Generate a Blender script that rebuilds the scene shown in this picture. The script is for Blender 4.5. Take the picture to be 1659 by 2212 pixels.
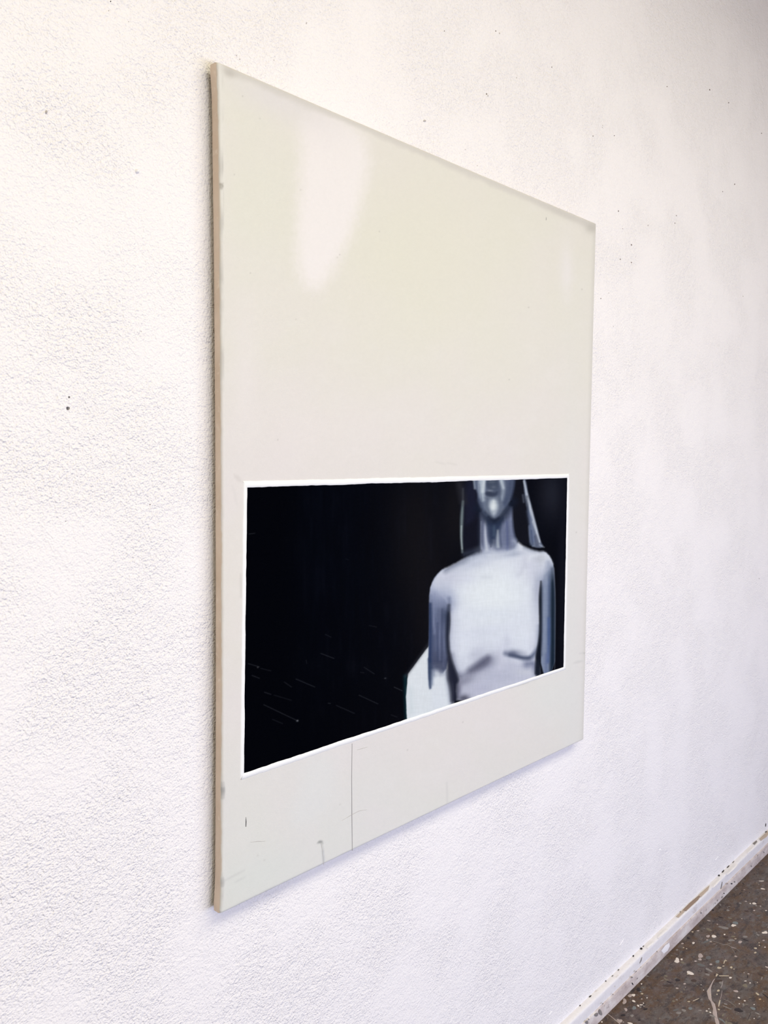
import bpy, bmesh, math, random
import numpy as np
from mathutils import Matrix, Vector

for o in list(bpy.data.objects):
    bpy.data.objects.remove(o)
scene = bpy.context.scene
COL = scene.collection
random.seed(7)

# ---------------------------------------------------------------- camera
# world: x along the wall, y = 0 the wall's face (room at y < 0), z = 0 the floor
WALL_GAP = 0.033                      # front of the canvas to the wall
BASE_Z = 0.956                        # lower edge of the canvas above the floor
CAN_W, CAN_H, CAN_D = 1.3212, 1.5, 0.020
F_PX, CX, CY = 1840.0, 829.5, 1106.0
YAW, PITCH, ROLL = 0.83498538, -0.06461660, 0.00882039
CAM = np.array([-0.91535, -1.218287 - WALL_GAP, 0.830927 + BASE_Z])
_cy, _sy, _cp, _sp = math.cos(YAW), math.sin(YAW), math.cos(PITCH), math.sin(PITCH)
FWD = np.array([_sy*_cp, _cy*_cp, _sp])
_r0 = np.array([_cy, -_sy, 0.0]); _u0 = np.cross(_r0, FWD)
RIGHT = math.cos(ROLL)*_r0 + math.sin(ROLL)*_u0
UP = -math.sin(ROLL)*_r0 + math.cos(ROLL)*_u0
cam_data = bpy.data.cameras.new('camera')
cam_data.sensor_fit = 'VERTICAL'
cam_data.sensor_height = 36.0
cam_data.sensor_width = 27.0
cam_data.lens = 36.0*F_PX/2212.0
cam_data.clip_start = 0.02
cam = bpy.data.objects.new('camera', cam_data)
COL.objects.link(cam)
cam.matrix_world = Matrix(((RIGHT[0], UP[0], -FWD[0], CAM[0]), (RIGHT[1], UP[1], -FWD[1], CAM[1]),
                           (RIGHT[2], UP[2], -FWD[2], CAM[2]), (0, 0, 0, 1)))
scene.camera = cam

def project(P):                       # survey maths: world point -> place in the photograph, and back on to a known plane
    d = np.asarray(P, float) - CAM
    z = d @ FWD
    return CX + F_PX*(d @ RIGHT)/z, CY - F_PX*(d @ UP)/z
def _ray(x, y): return FWD + RIGHT*(x-CX)/F_PX - UP*(y-CY)/F_PX
def on_y(x, y, Y=0.0):
    d = _ray(x, y); return CAM + d*(Y-CAM[1])/d[1]
def on_z(x, y, Z=0.0):
    d = _ray(x, y); return CAM + d*(Z-CAM[2])/d[2]

# ---------------------------------------------------------------- light
scene.cycles.max_bounces = 4; scene.cycles.diffuse_bounces = 3; scene.cycles.glossy_bounces = 2
scene.cycles.adaptive_threshold = 0.04
world = bpy.data.worlds.new('world'); scene.world = world
world.use_nodes = True
world.node_tree.nodes['Background'].inputs[0].default_value = (0.80, 0.88, 1.0, 1)
world.node_tree.nodes['Background'].inputs[1].default_value = 0.3
def area(name, loc, rot, sx, sy, power, col):
    l = bpy.data.lights.new(name, 'AREA'); l.shape = 'RECTANGLE'
    l.size, l.size_y, l.energy, l.color = sx, sy, power, col
    o = bpy.data.objects.new(name, l); COL.objects.link(o)
    o.location = loc; o.rotation_euler = rot
    return o
# row of ceiling tubes, shining down, parallel to the wall
area('ceiling_tube_light', (-0.2, -2.3, 3.84), (0, 0, 0), 6.6, 1.3, 160, (1.0, 0.95, 0.745))
# daylight through the window of the opposite wall
area('window_daylight', (1.4, -3.68, 0.75), (math.radians(90), 0, 0), 6.0, 1.1, 112, (0.60, 0.70, 1.06))
vs = scene.view_settings
vs.view_transform = 'Standard'; vs.look = 'None'; vs.gamma = 1.0; vs.exposure = -0.015
vs.use_curve_mapping = False


# ---------------------------------------------------------------- painter
def vnoise(x, y, seed):
    xi = np.floor(x).astype(np.int64); yi = np.floor(y).astype(np.int64)
    fx = x - xi; fy = y - yi
    fx = fx*fx*(3-2*fx); fy = fy*fy*(3-2*fy)
    def h(a, b):
        n = (a*374761393 + b*668265263 + seed*1442695041) & 0xffffffff
        n = ((n ^ (n >> 13))*1274126177) & 0xffffffff
        n = (n ^ (n >> 16)) & 0xffffffff
        return n/4294967295.0
    return ((h(xi, yi)*(1-fx) + h(xi+1, yi)*fx)*(1-fy)
            + (h(xi, yi+1)*(1-fx) + h(xi+1, yi+1)*fx)*fy)*2 - 1
def fbm(x, y, seed, octv=3):
    s = 0; a = 1.0; t = 0
    for o in range(octv):
        s = s + a*vnoise(x*2**o, y*2**o, seed + o*17); t += a; a *= .5
    return s/t
class Painter:
    """flat colours laid over sample points X, Y (image-plane units of the picture)"""
    def __init__(s, X, Y, base):
        s.shape = X.shape
        s.X, s.Y = X.ravel().astype(float), Y.ravel().astype(float)
        s.C = np.empty(s.X.shape + (3,)); s.C[:] = base
        s.clip = None
    def lay(s, m, col, alpha, idx=None):
        m = np.clip(m, 0, 1)*alpha
        if idx is None: idx = slice(None)
        if s.clip is not None: m = m*s.clip[idx]
        m = m[:, None]
        s.C[idx] = s.C[idx]*(1-m) + np.asarray(col, float)*m
    def near(s, P, r):
        return np.nonzero((s.X > P[:, 0].min()-r) & (s.X < P[:, 0].max()+r) & (s.Y > P[:, 1].min()-r) & (s.Y < P[:, 1].max()+r))[0]
    def cover(s, pts, soft, wob=0., seed=1):
        P = smooth(pts); n = len(P)
        idx = s.near(P, soft + wob + 1)
        X, Y = s.X[idx], s.Y[idx]
        d = np.full(X.shape, 1e12); inside = np.zeros(X.shape, bool)
        for i in range(n):
            a = P[i]; b = P[(i+1) % n]; e = b-a
            t = np.clip(((X-a[0])*e[0] + (Y-a[1])*e[1])/(e@e + 1e-12), 0, 1)
            d = np.minimum(d, (X-a[0]-t*e[0])**2 + (Y-a[1]-t*e[1])**2)
            if abs(e[1]) > 1e-9:
                inside ^= ((a[1] > Y) != (b[1] > Y)) & (X < e[0]*(Y-a[1])/e[1] + a[0])
        d = np.sqrt(d); d = np.where(inside, -d, d)
        if wob: d = d + wob*fbm(X/6, Y/9, seed)
        return ss(-d/soft*.5 + .5), idx
    def poly(s, pts, col, soft=2., alpha=1., wob=0., seed=1):
        m, idx = s.cover(pts, soft, wob, seed)
        s.lay(m, col, alpha, idx)
    def stroke(s, pts, w, col, soft=2., alpha=1., dry=0.):
        """brush stroke through pts; w a width or one width per point"""
        P = np.asarray(pts, float); n = len(P)
        W = np.full(n, float(w)) if np.isscalar(w) else np.asarray(w, float)
        if n > 2:
            A = np.c_[P, W]
            for _ in range(2):
                B = np.stack([A[:-1]*.75 + A[1:]*.25, A[:-1]*.25 + A[1:]*.75], 1).reshape(-1, 3)
                A = np.r_[A[:1], B[1:-1], A[-1:]]
            P, W = A[:, :2], A[:, 2]
        idx = s.near(P, W.max()/2 + soft + 1)
        X, Y = s.X[idx], s.Y[idx]
        best = np.full(X.shape, 1e9)
        for i in range(len(P)-1):
            a, b = P[i], P[i+1]; e = b-a
            t = np.clip(((X-a[0])*e[0] + (Y-a[1])*e[1])/(e@e + 1e-12), 0, 1)
            best = np.minimum(best, np.hypot(X-a[0]-t*e[0], Y-a[1]-t*e[1]) - (W[i]*(1-t) + W[i+1]*t)/2)
        m = ss(-best/soft*.5 + .5)
        if dry:
            m = m*np.clip(1 - dry*(.5 + fbm(X/2.2, Y/22, 7)), 0, 1)
        s.lay(m, col, alpha, idx)
    def blob(s, cx, cy, rx, ry, col, alpha=1., ang=0., p=1.):
        r = max(rx, ry)*2.5
        idx = s.near(np.array([[cx, cy]]), r)
        X, Y = s.X[idx]-cx, s.Y[idx]-cy
        c, q = np.cos(ang), np.sin(ang)
        u = (X*c + Y*q)/rx; v = (-X*q + Y*c)/ry
        s.lay(np.exp(-(u*u + v*v)**p), col, alpha, idx)
    def full(s, m, idx):
        f = np.zeros(s.X.shape); f[idx] = m; return f
    def out(s): return s.C.reshape(s.shape + (3,))
def ss(t):
    t = np.clip(t, 0, 1); return t*t*(3-2*t)
def smooth(pts, it=1):
    P = np.asarray(pts, float)
    for _ in range(it):
        Q = np.roll(P, -1, 0)
        P = np.stack([P*.75+Q*.25, P*.25+Q*.75], 1).reshape(-1, 2)
    return P
def figure_picture(X, Y):
    """sRGB 0..255 of the painted picture: dark ground, pale half figure on the right"""
    K = 4.0975
    def Z(*p): return [(860 + a/K, 1000 + b/K) for a, b in p]
    def w(*v): return [a/K for a in v] if len(v) > 1 else v[0]/K
    P = Painter(X, Y, (4, 5, 10)); shape = X.shape; X, Y = P.X, P.Y
    br = fbm(X/7, Y/60, 3) * .6 + fbm(X/30, Y/90, 5)*.6
    # ground
    P.lay(ss((X-640)/420), (13, 13, 18), 1)
    P.lay(ss((X-600)/90)*ss((1700-Y)/500)*(.5+.5*br), (7, 10, 20), .8)
    P.blob(900, 1160, 60, 170, (27, 25, 26), .55)
    P.blob(985, 1110, 30, 90, (30, 28, 30), .5)
    P.blob(930, 1330, 40, 130, (24, 22, 25), .6)
    P.blob(1192, 1068, 30, 60, (36, 38, 48), .8)
    P.blob(1215, 1250, 9, 260, (20, 21, 30), .8)
    P.lay(ss(br)*ss((X-560)/300), (26, 26, 34), .38)
    # pale wedge of light
    P.stroke(Z((64, 1890), (76, 2300)), w(26), (16, 48, 56), 6, .9)
    P.poly(Z((64, 1896), (150, 1780), (272, 1615), (330, 1560), (480, 1700), (500, 2150), (480, 2500), (230, 2600), (88, 2600)), (222, 226, 227), 1.6, 1, .5)
    P.stroke(Z((70, 1885), (170, 1745), (272, 1600)), w(20), (60, 62, 70), 5, .55)
    P.stroke(Z((110, 2000), (120, 2200)), w(50), (212, 219, 220), 7, .7)
    # hair
    P.poly(Z((560, 140), (545, 500), (560, 790), (720, 780), (730, 140)), (22, 23, 34), 5, 1)
    P.poly(Z((600, 160), (590, 480), (600, 560), (700, 470), (690, 160)), (30, 32, 50), 8, .8)
    P.stroke(Z((545, 190), (575, 340)), w(60), (44, 44, 50), 8, .7)
    P.stroke(Z((574, 340), (563, 480), (560, 640), (568, 790)), w(14, 30, 20, 14), (128, 142, 144), 3.2, .92)
    P.stroke(Z((560, 560), (556, 660), (566, 760)), w(12), (176, 186, 186), 2.4, .7)
    P.stroke(Z((574, 230), (574, 380)), w(12), (84, 88, 94), 3, .6)
    P.poly(Z((1010, 140), (1110, 140), (1140, 420), (1165, 600), (1170, 735), (1060, 700), (1020, 560), (1005, 340)), (21, 22, 30), 4, 1)
    P.poly(Z((1106, 140), (1128, 140), (1152, 280), (1192, 440), (1240, 610), (1262, 700), (1292, 746), (1240, 752), (1168, 738), (1152, 590), (1160, 520), (1138, 400), (1118, 270)), (128, 138, 160), 2.6, .95, .6)
    P.stroke(Z((1116, 160), (1138, 270), (1172, 400), (1222, 590), (1252, 700)), w(8, 14, 26, 20, 14), (186, 192, 202), 3, .9)
    P.stroke(Z((1150, 430), (1170, 560), (1200, 690)), w(22), (112, 128, 165), 5, .55)
    P.stroke(Z((1168, 560), (1172, 720)), w(18), (92, 104, 132), 4, .6)
    P.stroke(Z((1225, 640), (1240, 735)), w(16), (98, 100, 118), 4, .55)
    P.stroke(Z((1105, 285), (1112, 345)), w(16), (110, 118, 135), 3, .6)
    P.stroke(Z((1110, 160), (1130, 235)), w(12), (176, 184, 192), 2.4, .7)
    # arms and torso
    ARM_L = Z((410, 925), (330, 1000), (292, 1080), (276, 1170), (276, 1400), (272, 1620), (270, 1850), (272, 2010), (300, 1990), (320, 1860), (420, 1860), (450, 1700), (452, 1250), (480, 960))
    ARM_R = Z((1250, 800), (1300, 785), (1345, 830), (1376, 910), (1384, 1000), (1392, 1200), (1390, 1500), (1386, 1840), (1262, 1890), (1262, 1400), (1266, 1050))
    TORSO = Z((480, 905), (600, 840), (720, 780), (860, 772), (1000, 770), (1050, 690), (1120, 745), (1240, 785), (1300, 782), (1350, 840), (1376, 915), (1330, 930), (1270, 1030), (1250, 1150), (1250, 1300), (1258, 1450), (1242, 1620), (1215, 1720), (1250, 1790), (1256, 1900), (900, 2010), (520, 2130), (512, 1990), (520, 1920), (470, 1780), (440, 1610), (466, 1420), (452, 1240), (330, 1110), (330, 1020), (390, 945))
    mL = P.full(*P.cover(ARM_L, 2.6, .5)); mR = P.full(*P.cover(ARM_R, 2)); mT = P.full(*P.cover(TORSO, 4.2, .7))
    P.lay(mL, (124, 134, 162), 1)
    P.clip = mL
    P.blob(*Z((350, 1080))[0], w(150), w(130), (206, 210, 221), .95)
    P.blob(*Z((330, 1560))[0], w(100), w(260), (98, 106, 136), .85)
    P.stroke(Z((282, 1180), (286, 1500), (280, 1720), (284, 1900)), w(20, 34, 40, 40), (58, 72, 108), 6, .8)
    P.blob(*Z((360, 1780))[0], w(100), w(120), (72, 78, 104), .85)
    P.stroke(Z((375, 1330), (368, 1560), (372, 1740)), w(18), (140, 148, 178), 4, .6, .8)
    P.stroke(Z((414, 1380), (405, 1500), (400, 1800)), w(14), (126, 132, 160), 3.4, .6, .8)
    P.stroke(Z((322, 1150), (316, 1330), (322, 1500)), w(34), (140, 148, 176), 6, .7, .7)
    P.stroke(Z((340, 1380), (338, 1660)), w(12), (112, 122, 154), 3, .7, .6)
    P.blob(*Z((430, 1330))[0], w(50), w(110), (62, 72, 98), .75)
    P.stroke(Z((296, 1100), (278, 1220)), w(30), (170, 178, 196), 5, .6)
    P.clip = None
    P.poly(Z((296, 1850), (340, 1825), (400, 1860), (440, 1930), (460, 2010), (470, 2140), (300, 2230), (290, 2000)), (220, 224, 227), 8, .97)
    P.stroke(Z((316, 1800), (320, 1880)), w(22), (128, 136, 158), 8, .6)
    P.stroke(Z((360, 1790), (380, 1860)), w(40), (110, 116, 138), 9, .6)
    P.stroke(Z((278, 1740), (282, 1900), (284, 1990)), w(26, 26, 12), (62, 78, 108), 4.4, .9)
    P.stroke(Z((302, 1840), (303, 1960)), w(16), (130, 142, 164), 6, .6)
    P.stroke(Z((425, 1850), (450, 1980), (470, 2130)), w(30), (140, 146, 164), 7, .7)
    P.lay(mR, (132, 144, 168), 1)
    P.clip = mR
    P.stroke(Z((1362, 930), (1370, 1150), (1368, 1400), (1368, 1840)), w(20, 46, 46, 50), (26, 38, 52), 5, .97)
    P.stroke(Z((1336, 960), (1338, 1120), (1336, 1400), (1336, 1600)), w(18), (86, 104, 140), 4, .75)
    P.stroke(Z((1334, 1380), (1336, 1600), (1326, 1760)), w(26), (84, 106, 156), 4, .75)
    P.stroke(Z((1296, 1020), (1292, 1300), (1284, 1600), (1280, 1850)), w(30), (152, 162, 180), 6, .75, .4)
    P.stroke(Z((1312, 1700), (1306, 1860)), w(26), (112, 124, 160), 5, .6)
    P.stroke(Z((1272, 1040), (1270, 1400), (1268, 1700)), w(14), (84, 94, 114), 5, .6)
    P.blob(*Z((1320, 880))[0], w(90), w(100), (204, 207, 214), .9)
    P.clip = None
    P.stroke(Z((1380, 930), (1391, 1150), (1391, 1500), (1386, 1830)), w(7, 5, 4, 4), (112, 116, 128), 1.6, .6)
    P.lay(mT, (216, 219, 226), 1)
    P.clip = mT
    P.blob(*Z((850, 1180))[0], w(330), w(300), (232, 236, 235), .85, 0, 1.4)
    P.blob(*Z((570, 1600))[0], w(110), w(220), (226, 229, 234), .6)
    P.blob(*Z((1090, 1500))[0], w(150), w(160), (226, 229, 233), .6)
    P.blob(*Z((460, 1010))[0], w(160), w(70), (200, 201, 213), .8)
    P.blob(*Z((640, 890))[0], w(210), w(60), (192, 197, 210), .8, -.25)
    P.blob(*Z((410, 1190))[0], w(90), w(110), (158, 166, 190), .85)
    P.stroke(Z((420, 950), (520, 890), (600, 840), (740, 772)), w(20, 30, 50, 44), (96, 104, 126), 11, .75)
    P.stroke(Z((590, 830), (700, 800)), w(26), (150, 158, 178), 7, .6, .6)
    P.stroke(Z((640, 850), (800, 830)), w(30), (200, 206, 216), 9, .7, .6)
    P.blob(*Z((1010, 806))[0], w(100), w(26), (164, 170, 186), .8, -.1)
    P.blob(*Z((900, 810))[0], w(60), w(24), (206, 210, 217), .7)
    P.blob(*Z((1250, 850))[0], w(60), w(46), (190, 193, 198), .75)
    P.blob(*Z((1160, 930))[0], w(90), w(110), (206, 207, 217), .7)
    P.stroke(Z((1120, 750), (1200, 780), (1280, 776)), w(24), (128, 136, 154), 7, .65)
    P.stroke(Z((1150, 860), (1180, 820), (1230, 812)), w(22), (226, 229, 231), 6, .5)
    P.stroke(Z((1330, 880), (1318, 960), (1275, 1040)), w(22), (150, 158, 180), 8, .65)
    P.blob(*Z((1240, 1120))[0], w(50), w(170), (172, 176, 192), .75)
    P.stroke(Z((1120, 860), (1110, 960), (1060, 1000)), w(30), (200, 202, 212), 9, .55)
    P.stroke(Z((1130, 960), (1080, 1040)), w(30), (228, 231, 233), 8, .5)
    P.blob(*Z((780, 1010))[0], w(60), w(24), (205, 209, 214), .55)
    P.blob(*Z((600, 1020))[0], w(90), w(40), (214, 217, 226), .6)
    # lower body tones
    P.poly(Z((500, 1940), (600, 1880), (720, 1820), (830, 1740), (960, 1730), (1100, 1780), (1240, 1740), (1290, 1900), (900, 2060), (500, 2180)), (192, 193, 206), 11, .85)
    P.blob(*Z((910, 1720))[0], w(60), w(130), (212, 213, 223), .75)
    P.blob(*Z((1120, 1850))[0], w(120), w(30), (206, 208, 213), .6)
    P.blob(*Z((760, 1770))[0], w(110), w(60), (116, 118, 140), .8, -.5)
    P.stroke(Z((530, 1900), (620, 1860), (720, 1800), (800, 1725)), w(30, 44, 56, 20), (122, 122, 142), 11, .8)
    P.blob(*Z((590, 1925))[0], w(100), w(50), (138, 139, 156), .75, -.4)
    P.blob(*Z((690, 1690))[0], w(90), w(50), (188, 190, 203), .6, -.5)
    P.stroke(Z((955, 1685), (1030, 1700), (1110, 1732), (1180, 1722), (1230, 1650)), w(26, 32, 26, 26, 14), (80, 90, 117), 7.5, .88)
    P.stroke(Z((960, 1680), (1040, 1670), (1120, 1690)), w(24), (150, 154, 170), 9, .6)
    P.blob(*Z((1010, 1690))[0], w(60), w(34), (104, 110, 134), .6)
    P.stroke(Z((1250, 1450), (1246, 1580), (1226, 1670), (1190, 1712)), w(22), (104, 116, 142), 8, .7)
    P.blob(*Z((965, 1590))[0], w(34), w(90), (204, 206, 217), .65)
    P.stroke(Z((1140, 1780), (1200, 1770), (1235, 1850)), w(60), (104, 112, 140), 10, .65)
    P.blob(*Z((580, 2090))[0], w(56), w(40), (84, 84, 102), .85, -.3)
    P.blob(*Z((530, 2010))[0], w(30), w(90), (112, 112, 132), .8)
    P.blob(*Z((720, 2000))[0], w(110), w(60), (184, 184, 201), .6)
    P.stroke(Z((462, 1300), (462, 1430), (444, 1600), (466, 1740), (515, 1860)), w(24), (150, 156, 176), 7, .7)
    P.stroke(Z((474, 1700), (500, 1820), (545, 1885)), w(30), (100, 102, 122), 9, .7)
    P.clip = None
    P.clip = np.maximum(mT, mL)
    P.stroke(Z((318, 1120), (380, 1160), (455, 1240)), w(70), (166, 173, 195), 22, .85)
    P.stroke(Z((300, 1060), (360, 1090), (430, 1120)), w(50), (204, 207, 217), 20, .6)
    P.stroke(Z((300, 1180), (360, 1220), (430, 1270)), w(50), (138, 146, 174), 18, .6)
    P.clip = None
    P.clip = np.maximum(mT, mR)
    P.stroke(Z((1352, 905), (1322, 960), (1278, 1040)), w(46), (158, 166, 186), 16, .7)
    P.stroke(Z((1366, 930), (1350, 1010)), w(30), (86, 100, 126), 10, .55)
    P.clip = mT
    P.stroke(Z((470, 1300), (476, 1450), (470, 1600), (500, 1760), (560, 1860)), w(60), (178, 182, 198), 20, .5)
    P.stroke(Z((1240, 1100), (1232, 1300), (1240, 1480), (1215, 1640)), w(44), (176, 180, 195), 16, .45)
    P.blob(*Z((820, 1330))[0], w(300), w(60), (214, 218, 226), .4)
    P.blob(*Z((760, 1490))[0], w(260), w(50), (213, 216, 225), .45, -.2)
    P.blob(*Z((880, 1880))[0], w(160), w(70), (182, 184, 200), .5, -.2)
    P.clip = None
    # dark gaps between arms and body
    P.stroke(Z((450, 1260), (440, 1400), (434, 1560), (446, 1700), (480, 1830), (500, 1920)), w(14, 30, 26, 30, 44, 60), (28, 31, 44), 5, .93)
    P.poly(Z((440, 1690), (480, 1800), (535, 1900), (515, 1990), (524, 2100), (470, 2140), (462, 2010), (430, 1880)), (36, 38, 54), 6, .93)
    P.stroke(Z((452, 1200), (452, 1300)), w(18), (110, 120, 146), 7, .7)
    P.stroke(Z((1264, 1050), (1258, 1180), (1262, 1400), (1258, 1560), (1238, 1700), (1236, 1860)), w(6, 24, 18, 24, 40, 50), (22, 27, 38), 3.6, .95)
    # neck
    P.poly(Z((722, 400), (728, 560), (722, 800), (860, 800), (1030, 780), (1062, 700), (1030, 640), (1014, 540), (1008, 340)), (118, 126, 152), 4, 1)
    P.stroke(Z((742, 450), (738, 780)), w(22), (106, 112, 136), 4, .8)
    P.stroke(Z((776, 500), (770, 640), (786, 770)), w(10, 22, 34), (196, 200, 209), 4, .85)
    P.poly(Z((760, 470), (850, 520), (950, 460), (920, 560), (890, 600), (840, 740), (808, 690), (790, 560)), (44, 56, 82), 7, .88)
    P.stroke(Z((850, 560), (848, 640)), w(20), (92, 110, 132), 5, .6)
    P.stroke(Z((882, 600), (880, 690), (884, 740)), w(14, 22, 28), (180, 188, 192), 4, .8)
    P.stroke(Z((845, 690), (850, 770)), w(26), (126, 134, 152), 5, .7)
    P.stroke(Z((930, 540), (925, 660), (940, 770)), w(22), (128, 136, 164), 5, .75)
    P.stroke(Z((962, 520), (968, 640), (966, 770)), w(20), (96, 106, 148), 4, .7)
    P.stroke(Z((992, 420), (1000, 560), (1010, 720)), w(26), (132, 140, 168), 5, .7)
    P.stroke(Z((1030, 690), (1060, 740), (1010, 790)), w(36), (176, 182, 196), 7, .7)
    P.lay(ss(1-abs(Y-Z((0, 790))[0][1])/9.)*ss((X-1040)/10)*ss((1110-X)/10), (198, 202, 213), .6)
    # throat melts into the chest, jaw throws dark paint over its top
    P.stroke(Z((730, 790), (860, 800), (1010, 790)), w(50), (190, 196, 209), 16, .55)
    P.stroke(Z((740, 760), (770, 820)), w(20), (176, 182, 198), 8, .5)
    P.stroke(Z((820, 740), (850, 830)), w(26), (204, 208, 216), 8, .5)
    P.stroke(Z((700, 400), (760, 470), (850, 530), (950, 450), (1020, 340)), w(50), (24, 31, 48), 12, .85)
    P.stroke(Z((722, 470), (716, 620), (712, 770)), w(16), (50, 56, 76), 6, .6)
    P.stroke(Z((590, 800), (640, 790), (700, 770)), w(30), (70, 78, 98), 9, .6)
    # face
    P.poly(Z((668, 120), (672, 220), (698, 250), (706, 330), (738, 410), (792, 468), (846, 500), (900, 468), (958, 400), (1004, 310), (1030, 200), (1036, 120)), (100, 110, 134), 3, 1)
    P.stroke(Z((770, 440), (848, 512), (905, 470), (985, 360)), w(18), (30, 38, 56), 5, .8)
    P.stroke(Z((672, 160), (678, 225)), w(16), (150, 160, 174), 3, .85)
    P.stroke(Z((742, 150), (738, 240), (752, 320)), w(66, 56, 40), (176, 186, 196), 5.5, .92)
    P.stroke(Z((760, 150), (750, 250)), w(26), (204, 212, 216), 4, .8)
    P.blob(*Z((845, 370))[0], w(70), w(84), (170, 180, 190), .95)
    P.blob(*Z((842, 385))[0], w(36), w(46), (216, 221, 221), .9)
    P.blob(*Z((850, 450))[0], w(30), w(28), (184, 192, 199), .7)
    P.stroke(Z((915, 150), (930, 230), (920, 320)), w(46, 40, 26), (160, 171, 184), 5, .85)
    P.stroke(Z((912, 160), (930, 220)), w(20), (198, 206, 211), 4, .75)
    P.stroke(Z((985, 170), (975, 280), (945, 370)), w(34), (92, 104, 132), 6, .7)
    P.poly(Z((790, 140), (880, 140), (890, 200), (872, 240), (800, 236), (778, 195)), (76, 86, 106), 4, .9)
    P.blob(*Z((830, 165))[0], w(34), w(16), (104, 114, 130), .8)
    P.blob(*Z((850, 215))[0], w(26), w(14), (118, 128, 142), .8)
    P.poly(Z((772, 262), (800, 250), (850, 262), (884, 250), (876, 290), (820, 304), (780, 290)), (58, 66, 86), 3.6, .92)
    P.blob(*Z((815, 245))[0], w(26), w(10), (140, 148, 160), .7)
    P.blob(*Z((800, 312))[0], w(40), w(14), (122, 132, 148), .7)
    P.stroke(Z((712, 330), (745, 420), (800, 480)), w(22), (70, 80, 104), 5, .7)
    P.stroke(Z((1030, 150), (1022, 230), (1000, 320)), w(16), (48, 56, 78), 4, .8)
    P.blob(*Z((880, 250))[0], w(40), w(70), (70, 80, 104), .45)
    P.stroke(Z((1000, 160), (990, 260), (950, 350)), w(30), (70, 80, 106), 7, .5)
    P.stroke(Z((900, 330), (910, 420), (870, 470)), w(24), (96, 106, 128), 6, .6)
    P.stroke(Z((790, 320), (785, 400), (820, 470)), w(22), (92, 102, 124), 6, .6)
    P.stroke(Z((284, 1250), (286, 1500), (280, 1760)), w(16), (40, 56, 92), 4, .7, .3)
    P.stroke(Z((392, 1300), (388, 1500), (386, 1760)), w(14), (70, 78, 106), 4, .7, .6)
    P.stroke(Z((350, 1420), (346, 1600), (350, 1760)), w(12), (72, 82, 114), 4, .7, .6)
    P.stroke(Z((846, 340), (842, 400)), w(22), (224, 228, 227), 5, .7)
    P.stroke(Z((800, 480), (848, 522), (890, 490)), w(16), (22, 28, 44), 5, .75)
    P.stroke(Z((1250, 725), (1292, 746)), w(7), (170, 176, 184), 2.4, .8)
    P.stroke(Z((1140, 300), (1146, 420), (1158, 540)), w(16), (24, 26, 36), 4, .6, .5)
    P.stroke(Z((590, 820), (660, 800), (720, 790)), w(22), (58, 66, 86), 8, .6, .6)
    P.stroke(Z((560, 868), (660, 838), (760, 826)), w(20), (176, 183, 198), 6, .6, .7)
    P.stroke(Z((640, 1830), (720, 1790), (790, 1735)), w(34), (96, 98, 120), 11, .6)
    P.stroke(Z((990, 1700), (1080, 1722), (1160, 1728)), w(18), (66, 76, 104), 6, .6)
    P.stroke(Z((1128, 250), (1150, 350), (1180, 470)), w(10), (206, 211, 217), 3, .7, .9)
    P.stroke(Z((1190, 520), (1225, 610), (1250, 690)), w(12), (206, 210, 217), 3, .7, .9)
    P.stroke(Z((1180, 600), (1190, 720)), w(10), (60, 72, 104), 3, .7, .5)
    P.stroke(Z((1210, 650), (1222, 738)), w(9), (74, 80, 104), 3, .7, .5)
    P.stroke(Z((735, 520), (732, 660), (738, 760)), w(9), (150, 157, 178), 2.6, .7, .8)
    P.stroke(Z((806, 560), (812, 640), (822, 740)), w(10), (60, 70, 94), 3, .7, .6)
    P.stroke(Z((905, 560), (902, 640), (912, 740)), w(9), (80, 92, 122), 3, .7, .6)
    P.stroke(Z((945, 480), (948, 600), (952, 740)), w(8), (150, 158, 184), 3, .6, .8)
    P.stroke(Z((1012, 520), (1020, 600), (1040, 680)), w(10), (84, 94, 124), 4, .6, .4)
    P.stroke(Z((720, 190), (726, 260), (740, 330)), w(10), (120, 131, 150), 3, .7, .6)
    P.stroke(Z((950, 180), (945, 250), (930, 320)), w(9), (120, 130, 150), 3, .6, .8)
    # brush grain on the pale paint
    lum = P.C.mean(-1, keepdims=True)
    P.C *= 1 - .14*np.exp(-((lum-105)/55)**2)
    g = (fbm(X/2.2, Y/14, 11)*.6 + fbm(X/16, Y/3, 13)*.5)[..., None]
    P.C = P.C + g*np.clip(lum/160, .03, 1)*7
    # scratches in the dark ground
    S = 3.16
    def Q(*p): return [(500 + a/S, 1000 + b/S) for a, b in p]
    for a, b, al in (((115, 1370), (190, 1392), .5), ((200, 1402), (270, 1420), .35), ((140, 1450), (190, 1470), .5), ((440, 1475), (570, 1530), .5),
                     ((360, 1495), (410, 1530), .4), ((225, 1565), (270, 1580), .5), ((290, 1585), (410, 1620), .3), ((220, 1650), (440, 1755), .5),
                     ((610, 1300), (700, 1335), .5), ((905, 1395), (975, 1440), .4), ((1110, 1530), (1165, 1555), .6),
                     ((870, 1585), (1000, 1645), .45), ((715, 1655), (840, 1710), .4), ((120, 485), (160, 480), .5), ((940, 1110), (990, 1120), .3),
                     ((280, 1750), (350, 1780), .35), ((1090, 1720), (1130, 1735), .35), ((640, 1170), (680, 1190), .35), ((510, 1345), (514, 1370), .3),
                     ((880, 1430), (905, 1432), .3), ((660, 1640), (676, 1642), .5), ((780, 655), (800, 662), .2)):
        P.stroke(Q(a, b), .8, (96, 98, 104), 1.3, al)
    P.blob(*Q((450, 1760))[0], 2.4, 1.8, (120, 122, 126), .9)
    P.blob(*Q((1050, 1470))[0], 2.2, 1.4, (70, 70, 76), .8)
    P.blob(*Q((180, 1395))[0], 1.8, 1.8, (80, 80, 84), .7)
    return np.clip(P.out(), 2, 250)

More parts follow.
